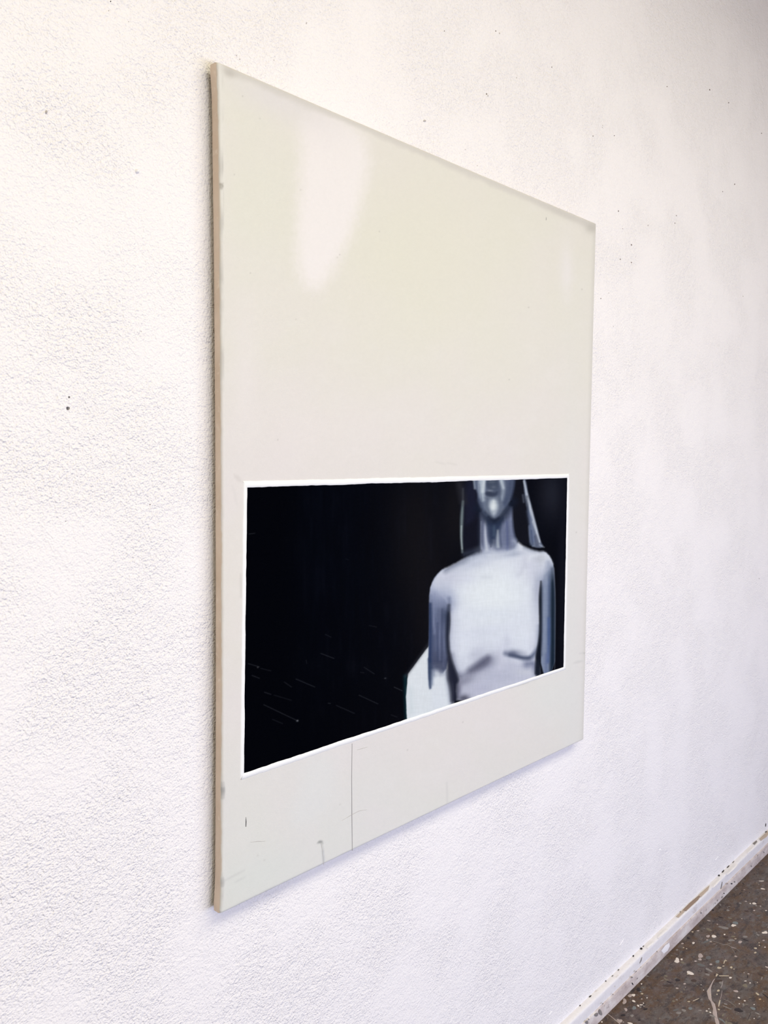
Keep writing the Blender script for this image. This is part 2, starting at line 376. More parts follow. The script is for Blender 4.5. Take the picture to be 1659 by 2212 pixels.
def primed_ground(X, Y):
    """sRGB 0..255 of the cream primed cloth with its pale scumbles, greasy edges and pencil smears"""
    P = Painter(X, Y, (233, 227, 216)); X, Y = P.X, P.Y
    n1 = fbm(X/260, Y/330, 21); n2 = fbm(X/90, Y/110, 23); n3 = fbm(X/35, Y/25, 25)
    P.lay(ss((Y-620)/420), (232, 224, 218), 1)
    P.lay(ss((Y-1500)/300), (231, 227, 219), 1)
    P.lay(ss(.5+n1), (233, 228, 212), .35)
    P.lay(ss(.4+n2), (236, 226, 223), .35)
    P.lay(ss(.1+n3), (238, 232, 226), .25)
    P.blob(900, 560, 240, 240, (232, 227, 209), .75)
    P.blob(560, 420, 90, 200, (232, 228, 214), .7)
    # pale scumbles
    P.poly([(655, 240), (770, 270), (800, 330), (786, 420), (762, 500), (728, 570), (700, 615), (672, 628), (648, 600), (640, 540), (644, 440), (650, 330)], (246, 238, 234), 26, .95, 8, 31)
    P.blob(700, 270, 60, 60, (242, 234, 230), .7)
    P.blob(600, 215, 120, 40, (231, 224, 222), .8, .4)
    P.poly([(655, 1640), (720, 1625), (726, 1700), (700, 1770), (640, 1792), (628, 1760), (650, 1700)], (232, 229, 223), 24, .8, 6, 33)
    P.blob(1224, 585, 14, 60, (240, 233, 230), .7)
    P.blob(530, 830, 26, 160, (238, 230, 225), .6)
    P.blob(700, 930, 160, 70, (238, 229, 224), .4)
    P.blob(1190, 1500, 60, 60, (231, 229, 221), .7)
    P.blob(560, 1890, 130, 60, (227, 228, 218), .7, -.4)
    P.blob(1235, 1300, 26, 400, (231, 228, 221), .7)
    # rubbed greasy edges
    top = Y - (137 + .4288*(X-480)); bot = (1975 - .4747*(X-470)) - Y
    lef = X - 474; rig = (1287 - .0226*(Y-490)) - X
    e = fbm(X/40, Y/40, 41)
    P.lay(ss(1-(top-6)/(16+10*e)), (213, 206, 198), .75)
    P.lay(ss(1-top/7), (222, 216, 208), .8)
    P.lay(ss(1-lef/(16+8*e)), (236, 231, 222), .7)
    P.lay(ss(1-abs(lef-7)/5.)*ss(.25+fbm(X/8, Y/60, 43)), (190, 184, 176), .65)
    P.lay(ss(1-rig/12.), (214, 208, 199), .6)
    P.lay(ss(1-bot/6.)*ss(.6+e), (206, 204, 200), .7)
    P.blob(496, 158, 14, 9, (200, 193, 184), .8, .4)
    P.blob(1278, 492, 14, 12, (196, 190, 180), .7)
    P.blob(1215, 462, 60, 8, (210, 203, 194), .6, .4)
    # smears and stains
    for a, b, w_, c, al in (((483, 1690), (483.5, 1724), 4, (150, 148, 146), .5), ((484, 1702), (482, 1716), 3, (136, 134, 132), .5), ((482, 1896), (482.5, 1914), 4, (160, 156, 152), .5), ((486, 1902), (528, 1880), 4, (196, 192, 186), .4),
                            ((508, 1906), (530, 1894), 3, (200, 197, 191), .4), ((687, 1820.5), (695, 1818), 4, (120, 120, 116), .8), ((690, 1817), (697, 1822), 3, (140, 140, 136), .6),
                            ((694, 1820), (698, 1840), 2, (178, 178, 172), .6), ((697, 1838), (699, 1868), 3.4, (158, 163, 172), .6), ((965, 1690), (966, 1735), 1.6, (196, 192, 188), .5),
                            ((1085, 1490), (1160, 1466), 6, (200, 197, 190), .5), ((1098, 1486), (1140, 1474), 2, (164, 162, 156), .45), ((940, 998), (962, 1003), 2.5, (214, 208, 200), .5),
                            ((966, 1000), (985, 1004), 2, (208, 202, 194), .5), ((1240, 1432), (1258, 1428), 5, (196, 194, 188), .4), ((1252, 1412), (1263, 1410), 2.5, (196, 192, 188), .4),
                            ((478, 398), (481, 402), 1.6, (130, 122, 110), .7), ((481, 402), (478, 409), 1.6, (130, 122, 110), .6), ((476, 400), (482, 396), 1.4, (150, 140, 130), .5),
                            ((506, 1026), (520, 1040), 12, (216, 208, 202), .5), ((502, 1050), (512, 1090), 7, (224, 217, 212), .5), ((519.5, 1240), (520.5, 1290), 2, (178, 174, 168), .4)):
        a = np.array(a, float); b = np.array(b, float); m = (a+b)/2 + np.array([.6, -.6])
        P.stroke([a, m, b], [w_*.3, w_, w_*.3], c, 3.6, al)
    for i, (x, y) in enumerate(((561, 256), (524, 208), (650, 410), (728, 556), (734, 550), (541, 590), (506, 377), (1257, 625), (1142, 664), (930, 1520), (1044, 1472), (735, 1738),
                               (571, 1858), (557, 1848), (1262, 1411), (640, 690), (820, 500), (1100, 820), (600, 950), (880, 1620), (1000, 1560), (1245, 1150))):
        P.blob(x, y, 1.3, 1.6, (176, 170, 162), .5)
    P.C += (fbm(X/4, Y/4, 51)[:, None])*1.6
    return np.clip(P.out(), 2, 252)

# ---------------------------------------------------------------- materials
def lin(c):
    c = np.asarray(c, float)/255.0
    return np.where(c <= 0.04045, c/12.92, ((c+0.055)/1.055)**2.4)
PAINT_K = np.array([0.84, 0.865, 0.88])   # share of the light the brightest photographed paint sends back
def rgba(c, k=1.0): return tuple(float(v) for v in lin(c)*k) + (1.0,)
class NT:
    def __init__(s, name, rough=0.7, spec=0.3):
        s.m = bpy.data.materials.new(name); s.m.use_nodes = True
        s.t = s.m.node_tree; s.b = s.t.nodes['Principled BSDF']
        s.b.inputs['Roughness'].default_value = rough
        s.b.inputs['Specular IOR Level'].default_value = spec
        s.co = s.t.nodes.new('ShaderNodeTexCoord').outputs['Object']
    def n(s, kind, **kw):
        nd = s.t.nodes.new('ShaderNode' + kind)
        for k, v in kw.items():
            if k in nd.inputs: nd.inputs[k].default_value = v
            else: setattr(nd, k, v)
        return nd
    def link(s, a, b): s.t.links.new(a, b)
    def noise(s, scale, detail=3.0, rough=0.55, stretch=None, w=0.0):
        nd = s.n('TexNoise', Scale=scale, Detail=detail, Roughness=rough)
        mp = s.n('Mapping'); mp.inputs['Location'].default_value = (w, w*.7, w*1.3)
        if stretch: mp.inputs['Scale'].default_value = stretch
        s.link(s.co, mp.inputs['Vector']); s.link(mp.outputs[0], nd.inputs['Vector'])
        return nd.outputs['Fac']
    def ramp(s, fac, stops):
        r = s.n('ValToRGB'); e = r.color_ramp.elements
        e[0].position, e[0].color = stops[0]; e[1].position, e[1].color = stops[-1]
        for p, c in stops[1:-1]:
            q = e.new(p); q.color = c
        s.link(fac, r.inputs[0]); return r.outputs[0]
    def mix(s, fac, a, b):
        m = s.n('Mix', data_type='RGBA')
        for sock, v in ((m.inputs[0], fac), (m.inputs[6], a), (m.inputs[7], b)):
            if hasattr(v, 'is_output'): s.link(v, sock)
            else: sock.default_value = v
        return m.outputs[2]
    def math(s, op, a, b=0.0):
        m = s.n('Math', operation=op)
        for sock, v in ((m.inputs[0], a), (m.inputs[1], b)):
            if hasattr(v, 'is_output'): s.link(v, sock)
            else: sock.default_value = v
        return m.outputs[0]
    def bump(s, h, strength, dist):
        b = s.n('Bump', Strength=strength, Distance=dist)
        s.link(h, b.inputs['Height']); s.link(b.outputs[0], s.b.inputs['Normal'])
    def color(s, c):
        if hasattr(c, 'is_output'): s.link(c, s.b.inputs['Base Color'])
        else: s.b.inputs['Base Color'].default_value = c
        return s
def G(v): return (v, v, v, 1)
def flat(name, c, rough=0.6, k=1.0, spec=0.3):
    t = NT(name, rough, spec); return t.color(rgba(c, k)).m

def wall_material():
    t = NT('rolled_white_wall_paint', 0.62, 0.25)
    a = t.noise(150, 1.6, 0.6); b = t.noise(360, 0.0, 0.5, w=3.1); c = t.noise(46, 0.0, 0.5, w=8.0)
    patch = t.ramp(t.noise(5.5, 1.0, 0.5, w=1.7), [(0.36, G(0.52)), (0.62, G(1.0))])
    h = t.math('ADD', t.math('ADD', t.math('MULTIPLY', a, 1.0), t.math('MULTIPLY', b, 0.38)), t.math('MULTIPLY', c, 0.55))
    h = t.math('MULTIPLY', t.math('SUBTRACT', h, 0.965), patch)
    t.bump(h, WALL_BUMP, 0.0041)
    return t.color(rgba((241, 237, 236), .985)).m
WALL_BUMP = 1.0
M_WALL = wall_material()
def floor_material():
    t = NT('paint_stained_studio_floor', 0.42, 0.35)
    a = t.noise(5.0, 5, 0.62); b = t.noise(13, 5, 0.65, w=4.0); c = t.noise(44, 5, 0.7, w=9.0)
    d = t.noise(22, 4, 0.6, stretch=(1, 2.4, 1), w=13.0); e = t.noise(150, 3, 0.6, w=2.0)
    f = t.noise(9, 6, 0.7, stretch=(.55, 1.5, 1), w=31.0); g2 = t.noise(30, 6, 0.75, stretch=(.6, 1.3, 1), w=37.0)
    base = t.ramp(a, [(0.34, rgba((48, 40, 38))), (0.45, rgba((108, 92, 88))), (0.53, rgba((98, 72, 44))), (0.64, rgba((114, 100, 96)))])
    base = t.mix(t.ramp(b, [(0.48, G(0)), (0.58, G(0.9))]), base, rgba((100, 72, 42)))
    base = t.mix(t.ramp(f, [(0.50, G(0)), (0.62, G(0.8))]), base, rgba((100, 92, 88)))
    base = t.mix(t.ramp(g2, [(0.38, G(0.95)), (0.50, G(0))]), base, rgba((44, 36, 36)))
    base = t.mix(t.ramp(d, [(0.54, G(0)), (0.68, G(0.7))]), base, rgba((122, 118, 116)))
    base = t.mix(t.ramp(c, [(0.56, G(0)), (0.68, G(0.8))]), base, rgba((44, 36, 38)))
    base = t.mix(t.ramp(e, [(0.57, G(0)), (0.70, G(0.6))]), base, rgba((136, 126, 120)))
    base = t.mix(t.ramp(t.noise(70, 3, .6, w=21.0), [(0.60, G(0)), (0.68, G(0.7))]), base, rgba((124, 120, 118)))
    base = t.mix(0.06, base, rgba((124, 92, 70)))
    t.bump(t.math('ADD', c, t.math('MULTIPLY', e, .5)), 0.25, 0.002)
    base = t.mix(0.32, base, rgba((14, 12, 12)))
    return t.color(base).m
M_FLOOR = floor_material()
def moulding_material():
    t = NT('chipped_white_gloss_paint', 0.38, 0.4)
    n = t.noise(26, 5, 0.7, stretch=(.5, 1, 1)); m = t.noise(90, 4, 0.6, w=4.0)
    c = t.ramp(m, [(0.3, rgba((226, 222, 224))), (0.7, rgba((234, 231, 231)))])
    c = t.mix(t.ramp(n, [(0.60, G(0)), (0.68, G(0.55))]), c, rgba((184, 170, 158)))
    t.bump(t.math('ADD', n, m), 0.35, 0.0015)
    return t.color(c).m
def plinth_material():
    t = NT('scuffed_dirty_skirting_paint', 0.5, 0.35)
    n = t.noise(17, 5, 0.7, stretch=(.5, 1, 1)); m = t.noise(120, 4, 0.65, w=4.0); s = t.noise(60, 3, 0.6, w=9.0)
    c = t.ramp(n, [(0.36, rgba((176, 162, 158))), (0.50, rgba((202, 190, 186))), (0.66, rgba((222, 216, 212)))])
    c = t.mix(t.ramp(m, [(0.62, G(0)), (0.74, G(0.7))]), c, rgba((128, 112, 108)))
    c = t.mix(t.ramp(s, [(0.66, G(0)), (0.71, G(0.8))]), c, rgba((98, 88, 88)))
    t.bump(t.math('ADD', n, m), 0.5, 0.002)
    return t.color(c).m
def vcol_material(name, rough, weave, spec=0.25, fine=900.0):
    t = NT(name, rough, spec)
    at = t.n('Attribute', attribute_name='paint')
    wx = t.noise(fine, 1.5, .5, stretch=(1.0, 1, .35)); wz = t.noise(fine, 1.5, .5, stretch=(.35, 1, 1.0), w=3.0)
    t.bump(t.math('ADD', wx, wz), weave, 0.0008)
    return t.color(at.outputs['Color']).m

# ---------------------------------------------------------------- object helpers
def tag(o, label=None, cat=None, kind=None, group=None):
    if label: o['label'] = label
    if cat: o['category'] = cat
    if kind: o['kind'] = kind
    if group: o['group'] = group
    return o
def make(name, verts, faces, mat, parent=None, shade=False):
    me = bpy.data.meshes.new(name)
    me.from_pydata([tuple(map(float, v)) for v in verts], [], faces); me.update()
    if mat: me.materials.append(mat)
    if shade: me.polygons.foreach_set('use_smooth', [True]*len(me.polygons))
    o = bpy.data.objects.new(name, me); COL.objects.link(o)
    if parent: o.parent = parent
    return o
def grid_faces(nu, nv, flip=False):
    i, j = np.meshgrid(np.arange(nu-1), np.arange(nv-1), indexing='ij')
    a = (i*nv + j).ravel(); f = np.stack([a, a+nv, a+nv+1, a+1], 1)
    return f[:, ::-1] if flip else f
def make_np(name, V, Fq, mat, parent=None, smooth=True, paint=None):
    me = bpy.data.meshes.new(name)
    V = np.asarray(V, np.float32); Fq = np.asarray(Fq, np.int32); n = len(Fq)
    me.vertices.add(len(V)); me.vertices.foreach_set('co', V.ravel())
    me.loops.add(n*4); me.loops.foreach_set('vertex_index', Fq.ravel())
    me.polygons.add(n); me.polygons.foreach_set('loop_start', np.arange(n, dtype=np.int32)*4)
    me.update(calc_edges=True)
    me.polygons.foreach_set('use_smooth', np.full(n, smooth))
    if paint is not None:
        at = me.color_attributes.new('paint', 'FLOAT_COLOR', 'POINT')
        c = np.ones((len(V), 4), np.float32); c[:, :3] = lin(paint.reshape(-1, 3))*PAINT_K
        at.data.foreach_set('color', c.ravel())
    me.validate(); me.materials.append(mat)
    o = bpy.data.objects.new(name, me); COL.objects.link(o)
    if parent: o.parent = parent
    return o
def box(name, a, b, mat, parent=None):
    x0, y0, z0 = a; x1, y1, z1 = b
    v = [(x0, y0, z0), (x1, y0, z0), (x1, y1, z0), (x0, y1, z0), (x0, y0, z1), (x1, y0, z1), (x1, y1, z1), (x0, y1, z1)]
    f = [(0, 3, 2, 1), (4, 5, 6, 7), (0, 1, 5, 4), (1, 2, 6, 5), (2, 3, 7, 6), (3, 0, 4, 7)]
    return make(name, v, f, mat, parent)

# ---------------------------------------------------------------- the room
RX0, RX1, RY0, CEIL = -5.0, 5.6, -3.8, 4.4
HOLES = [(on_y(147, 882), 0.0031), (on_y(149.5, 858), 0.0018)]
def back_wall():
    V = []; Fc = []
    def v(x, y, z): V.append((x, y, z)); return len(V)-1
    def quad(x0, x1, z0, z1): Fc.append((v(x0, 0, z0), v(x1, 0, z0), v(x1, 0, z1), v(x0, 0, z1)))
    hx = HOLES[0][0][0]; x0, x1 = hx-.02, hx+.02
    za, zb = HOLES[0][0][2], HOLES[1][0][2]
    z0, zm, z1 = za-.02, (za+zb)/2, zb+.02
    quad(RX0, x0, 0, CEIL); quad(x1, RX1, 0, CEIL); quad(x0, x1, 0, z0); quad(x0, x1, z1, CEIL)
    for (c, r), (zl, zh) in zip(HOLES, ((z0, zm), (zm, z1))):
        ring = []
        per = [(x0+(x1-x0)*k/4, zl) for k in range(4)] + [(x1, zl+(zh-zl)*k/4) for k in range(4)] + \
              [(x1-(x1-x0)*k/4, zh) for k in range(4)] + [(x0, zh-(zh-zl)*k/4) for k in range(4)]
        A = [v(x, 0, z) for x, z in per]; B = []; C2 = []
        for x, z in per:
            t = math.atan2(z-c[2], x-c[0]); rr = r*(1+.10*math.sin(3*t+1))
            B.append(v(c[0]+rr*math.cos(t), 0, c[2]+rr*math.sin(t)))
            C2.append(v(c[0]+rr*.8*math.cos(t), .05, c[2]+rr*.8*math.sin(t)))
        for k in range(16):
            n = (k+1) % 16
            Fc.append((A[k], A[n], B[n], B[k])); Fc.append((B[k], B[n], C2[n], C2[k]))
        Fc.append(tuple(C2))
    b = [v(RX0, .2, 0), v(RX1, .2, 0), v(RX1, .2, CEIL), v(RX0, .2, CEIL)]; Fc.append(tuple(reversed(b)))
    f = [v(RX0, 0, 0), v(RX1, 0, 0), v(RX1, 0, CEIL), v(RX0, 0, CEIL)]
    for k in range(4):
        n = (k+1) % 4; Fc.append((f[k], b[k], b[n], f[n]))
    return make('wall_back', V, Fc, M_WALL)
wall = tag(back_wall(), 'white rolled plaster wall behind the canvas with nail holes', 'wall', 'structure')
floor = tag(box('floor', (RX0, RY0, -.1), (RX1, 0, 0), M_FLOOR), 'brown paint-spattered studio floor', 'floor', 'structure')
M_PLAIN = flat('plain_white_wall_paint', (236, 232, 228), 0.7)
M_CEIL = flat('tan_timber_ceiling', (172, 138, 78), 0.8)
M_TAN = flat('cream_end_wall_paint', (234, 222, 200), 0.8)
tag(box('ceiling', (RX0, RY0, CEIL), (RX1, .2, CEIL+.1), M_CEIL), 'tan ceiling above the white wall', 'ceiling', 'structure')
tag(box('wall_left', (RX0-.2, RY0, 0), (RX0, 0, CEIL), M_PLAIN), 'plain white side wall behind the viewer', 'wall', 'structure')
tag(box('wall_right', (RX1, RY0, 0), (RX1+.2, 0, CEIL), M_TAN), 'plain cream end wall far along the room', 'wall', 'structure')
wf = tag(box('wall_front', (RX0, RY0-.2, 0), (RX1, RY0, CEIL), M_PLAIN), 'plain white wall opposite the canvas', 'wall', 'structure')

# skirting: an upper moulding with a flat ledge and a scuffed lower strip
def extrude_profile(name, prof, mat, parent, x0, x1, n, wob, seed):
    prof = np.asarray(prof, float); m = len(prof)
    xs = np.linspace(x0, x1, n); V = np.zeros((n, m, 3))
    V[:, :, 0] = xs[:, None]
    ny = fbm(xs[:, None]*9 + np.zeros(m), np.arange(m)[None]*.6 + 0*xs[:, None], seed)
    nz = fbm(xs[:, None]*7 + np.zeros(m), np.arange(m)[None]*.6 + 0*xs[:, None], seed+5)
    free = ((prof[:, 0] < -1e-6) & (prof[:, 1] > 1e-6)).astype(float)
    V[:, :, 1] = prof[None, :, 0] + ny*wob*free
    V[:, :, 2] = prof[None, :, 1] + nz*wob*.6*free
    return make_np(name, V.reshape(-1, 3), grid_faces(n, m, True), mat, parent, smooth=True)
base = bpy.data.objects.new('baseboard_back', None); COL.objects.link(base)
tag(base, 'chipped white skirting board running along the foot of the wall', 'baseboard', 'structure')
M_MOULD, M_PLINTH = moulding_material(), plinth_material()
extrude_profile('moulding', [(0, .0850), (-.0100, .0846), (-.0165, .0836), (-.0192, .0815), (-.0202, .0780), (-.0203, .0700), (-.0205, .0600), (-.0205, .0500), (-.0205, .0440)],
                M_MOULD, base, RX0, RX1, 900, .0007, 3)
extrude_profile('skirting_strip', [(-.0200, .0452), (-.0225, .0448), (-.0242, .0432), (-.0250, .0400), (-.0254, .0300), (-.0256, .0200), (-.0256, .0100), (-.0256, .0)],
                M_PLINTH, base, RX0, RX1, 900, .0009, 13)

# ---------------------------------------------------------------- thin marks: raised specks, chips, paint drops
def loop_patch(name, ring, normal, h, mat, parent, dome=1.0):
    """a dried drop or chip: outline ring on a plane, low domed body of height h"""
    R = np.asarray(ring, float); n = len(R); c = R.mean(0); N = np.asarray(normal, float)
    mid = c + (R-c)*.62 + N*h*.85
    V = np.r_[R, mid, [c + N*h*dome]]
    a, b = R[0]-c, R[1]-c
    flip = np.dot(np.cross(a, b), N) < 0
    Fc = []
    for k in range(n):
        m = (k+1) % n
        q = (k, m, n+m, n+k); t = (n+k, n+m, 2*n)
        Fc.append(q[::-1] if flip else q); Fc.append(t[::-1] if flip else t)
    return make(name, V, Fc, mat, parent, True)
def px_ring(cx, cy, rx, ry, ang=0.0, n=12, wob=.18):
    ph = random.uniform(0, 6.28); p2 = random.uniform(0, 6.28); out = []
    for k in range(n):
        t = 2*math.pi*k/n
        r = 1 + wob*math.sin(2*t+ph)*.6 + wob*math.sin(3*t+p2)*.5 + random.uniform(-wob, wob)*.35
        x, y = rx*r*math.cos(t), ry*r*math.sin(t)
        out.append((cx + x*math.cos(ang) - y*math.sin(ang), cy + x*math.sin(ang) + y*math.cos(ang)))
    return out
def ribbon(name, pts, wpx, plane, normal, h, mat, parent):
    """thin painted or pencilled line: pts and width surveyed in the photograph, laid on its plane"""
    P = np.asarray(pts, float); n = len(P)
    W = np.full(n, wpx) if np.isscalar(wpx) else np.asarray(wpx, float)
    T = np.gradient(P, axis=0); T /= np.linalg.norm(T, axis=1)[:, None] + 1e-9
    Nn = np.stack([-T[:, 1], T[:, 0]], 1)
    L = [plane(*(p + q*w/2)) for p, q, w in zip(P, Nn, W)]; R = [plane(*(p - q*w/2)) for p, q, w in zip(P, Nn, W)]
    N = np.asarray(normal, float)
    V = [l for l in L] + [r for r in R] + [(l+r)/2 + N*h for l, r in zip(L, R)]
    Fc = []
    for k in range(n-1):
        Fc += [(k, k+1, 2*n+k+1, 2*n+k), (2*n+k, 2*n+k+1, n+k+1, n+k)]
    a, b, c = np.asarray(V[0]), np.asarray(V[1]), np.asarray(V[2*n])
    if np.dot(np.cross(b-a, c-a), N) < 0: Fc = [f[::-1] for f in Fc]
    return make(name, V, Fc, mat, parent)

# flecks on the wall
M_FLECK_D = flat('dark_wall_fleck', (118, 106, 100), 0.7); M_FLECK_K = flat('black_wall_fleck', (44, 36, 40), 0.7); M_FLECK_W = flat('white_filler_pimple', (240, 237, 236), 0.6)
M_FLECK_G = flat('grey_wall_fleck', (190, 183, 178), 0.7)
def wall_fleck(cx, cy, rx, ry, mat, h=.0005, ang=0.0, name='wall_fleck'):
    return loop_patch(name, [on_y(*p) for p in px_ring(cx, cy, rx, ry, ang, 9)], (0, -1, 0), h, mat, wall)
for x, y, r, m in ((960, 67, 1.4, 'd'), (1071, 67, 1.6, 'd'), (1079, 72, 2, 'g'), (1051, 203, 2, 'd'), (1054, 207, 2, 'g'), (1192, 145, 1.4, 'd'), (1116, 168, 1.6, 'g'), (1281, 294, 1.4, 'd'),
                   (1327, 293, 1.3, 'd'), (1441, 187, 1.4, 'd'), (1533, 194, 1.8, 'd'), (1574, 222, 1.6, 'd'), (1645, 288, 1.4, 'd'), (1561, 414, 1.3, 'd'), (1587, 398, 1.6, 'd'),
                   (1336, 456, 1.7, 'd'), (1461, 466, 1.3, 'd'), (1458, 482, 1.4, 'd'), (1400, 487, 1.8, 'g'), (1516, 484, 1.6, 'w'), (1364, 529, 1.9, 'd'), (1340, 560, 1.6, 'd'), (1364, 567, 1.6, 'd'),
                   (1345, 494, 1.4, 'g'), (1298, 645, 1.4, 'd'), (1315, 633, 1.2, 'g'), (1302, 271, 1.2, 'g'), (1301, 275, 1.2, 'g'), (239, 3, 1.8, 'k'), (235, 23, 1.8, 'g'), (278, 47, 1.4, 'g'), (122, 106, 1.2, 'g'),
                   (190, 308, 1.6, 'g'), (105, 300, 1.2, 'g'), (168, 717, 1.4, 'g'), (305, 716, 1.5, 'g'), (324, 1090, 1.6, 'd'), (142, 1126, 1.2, 'd'), (1005, 323, 1.3, 'g'), (1031, 358, 1.4, 'g'),
                   (511, 120, 1.8, 'g'), (518, 128, 1.8, 'g'), (592, 130, 1.5, 'g'), (1358, 1793, 1.2, 'w'), (1583, 1850, 3, 'w'), (662, 50, 2.4, 'g'), (1325, 705, 1.3, 'g'), (1352, 800, 2, 'w'), (1640, 1250, 1.4, 'g'), (1605, 640, 1.4, 'g')):
    wall_fleck(x, y, r*.72, r*.95, {'d': M_FLECK_D, 'g': M_FLECK_G, 'k': M_FLECK_K, 'w': M_FLECK_W}[m])
wall_fleck(296, 370, 5.0, 4.6, M_FLECK_W, .0042, name='filler_pimple')
wall_fleck(100, 242, 2.4, 4.6, M_FLECK_G, .0030, name='filler_pimple')
wall_fleck(917, 261, 3.0, 2.4, M_FLECK_G, .0026, name='filler_pimple')
wall_fleck(1426, 1836, 1.6, 3.4, M_FLECK_W, .0020, name='filler_pimple')
for a, b, w_ in (((1545, 1858), (1552, 1850), 2.4), ((1339, 2042), (1343, 2035), 1.6), ((1343, 2036), (1347, 2028), 1.4), ((1186, 2192), (1192, 2184), 2), ((1250, 1876), (1258, 1872), 1.4)):
    ribbon('paint_dribble', [a, ((a[0]+b[0])/2, (a[1]+b[1])/2), b], [w_*.5, w_, w_*.5], on_y, (0, -1, 0), .0012, M_FLECK_W, wall)
ribbon('scuff_mark', [(1653.5, 1786), (1654, 1782), (1654.6, 1778)], [1, 2.4, .8], on_y, (0, -1, 0), .0004, M_FLECK_K, wall)

# chips, dirt and painted gap darkness on the skirting
M_CHIP_B = flat('bare_brown_wood_chip', (150, 130, 116), 0.7); M_CHIP_T = flat('pale_brown_wood_chip', (188, 172, 158), 0.7)
M_CHIP_K = flat('black_dirt_gap_mark', (38, 32, 36), 0.8); M_CHIP_G = flat('grey_scraped_patch', (132, 126, 124), 0.7); M_CHIP_W = flat('thick_white_paint', (242, 239, 240), 0.45)
LEDGE = lambda x, y: on_z(x, y, .0862)
FACE = lambda x, y: on_y(x, y, -.0214)
STRIP = lambda x, y: on_y(x, y, -.0266)
for pts, mat in (([(1474, 1966), (1490, 1950), (1508, 1935), (1514, 1935), (1508, 1944), (1494, 1957), (1482, 1968)], M_CHIP_B),
                 ([(1508, 1934), (1528, 1916), (1533, 1912), (1530, 1922), (1514, 1938)], M_CHIP_T),
                 ([(1460, 1980), (1474, 1966), (1480, 1968), (1466, 1982)], M_CHIP_T),
                 ([(1640, 1812), (1659, 1794), (1668, 1790), (1656, 1808), (1644, 1816)], M_CHIP_T),
                 ([(1626, 1822), (1634, 1815), (1636, 1818), (1630, 1825)], M_CHIP_G)):
    loop_patch('bare_wood_chip', [LEDGE(*p) for p in pts], (0, 0, 1), .0007, mat, base)
for x, y, rx, ry, ang in ((1385, 2048, 3, 2.4, 0), (1368, 2064, 2.2, 1.6, -.7), (1308.5, 2118, 1.6, 1.4, 0), (1275, 2151, 3.4, 1.4, -.7), (1253, 2171, 1.8, 1.2, -.7), (1336, 2094, 2.2, 1, -.7),
                          (1470, 1969, 1.6, 1.4, 0), (1553, 1890, 2.0, 2.4, 0), (1562, 1881, 4.2, 1.4, -.85), (1573, 1871, 4.5, 1.0, -.8), (1584, 1861, 3, .8, -.8), (1655, 1796, 2.4, 1.6, -.5), (1390, 2043, 2, 1, -.7), (1323, 2107, 2.4, .8, -.7)):
    loop_patch('dirt_gap_mark', [on_z(*p, Z=.0858) for p in px_ring(x, y+1, rx, ry, ang, 8)], (0, 0, 1), .0006, M_CHIP_K, base)  # real specks, plus black patches painting the dark gap along the wall
for x, y, rx, ry, ang, mat in ((1366.5, 2125, 1.2, 3.0, -.4, M_CHIP_K), (1365, 2111, 2.2, 1.6, 0, M_CHIP_G), (1374, 2098.5, 2, 1.2, -.6, M_CHIP_G), (1324, 2148, 1.4, 1.2, 0, M_CHIP_G), (1302, 2168, 2, 1.2, -.6, M_CHIP_G),
                               (1288.5, 2192, 3.4, 4.6, .5, M_CHIP_G), (1297, 2187, 3.8, 6.5, -.3, M_CHIP_G), (1272, 2202, 1.4, 1.6, 0, M_CHIP_G), (1268, 2208, 3.4, 3.6, -.5, M_CHIP_G),
                               (1580.5, 1909, 1.8, 1.6, 0, M_CHIP_K), (1571, 1909, 1.6, 1.2, 0, M_CHIP_G), (1564, 1930, 1.4, 1.2, 0, M_CHIP_K), (1587, 1905, 1.4, 2, 0, M_CHIP_G), (1560, 1938, 1.4, 2.4, .4, M_CHIP_G),
                               (1623, 1871, 1.2, 2, -.4, M_CHIP_G), (1515, 1972, 1.4, 1.6, 0, M_CHIP_G), (1650, 1841, 2.4, .8, .6, M_CHIP_G), (1550, 1945, 1.0, 2.2, .4, M_CHIP_G), (1545, 1951, 1.0, 1.2, .4, M_CHIP_G)):
    loop_patch('dirt_gap_mark', [STRIP(*p) for p in px_ring(x, y, rx, ry, ang, 9)], (0, -1, 0), .0006, mat, base)
for pts in ([(1428, 2054), (1437, 2042), (1446, 2036), (1447, 2044), (1442, 2054), (1434, 2060)],):
    loop_patch('paint_lump', [STRIP(*p) for p in pts], (0, -1, 0), .0010, M_CHIP_W, base)
for x, y, rx, ry, ang in ((1432, 2016, 16, 2.6, -.72), (1405, 2041, 12, 2.4, -.72), (1548, 1908, 14, 2.4, -.8), (1582, 1878, 17, 2.4, -.8), (1622, 1836, 10, 2, -.8)):
    loop_patch('paint_lump', [LEDGE(*p) for p in px_ring(x, y, rx, ry, ang, 14, .1)], (0, 0, 1), .0008, M_CHIP_W, base)
ribbon('scuff_mark', [(1557, 1921), (1559, 1913), (1560.5, 1905)], [1.4, 2.0, .8], FACE, (0, -1, 0), .0005, M_CHIP_G, base)
ribbon('scuff_mark', [(1382, 2081), (1385, 2075), (1387, 2068)], [1.0, 1.6, .8], FACE, (0, -1, 0), .0005, M_CHIP_G, base)

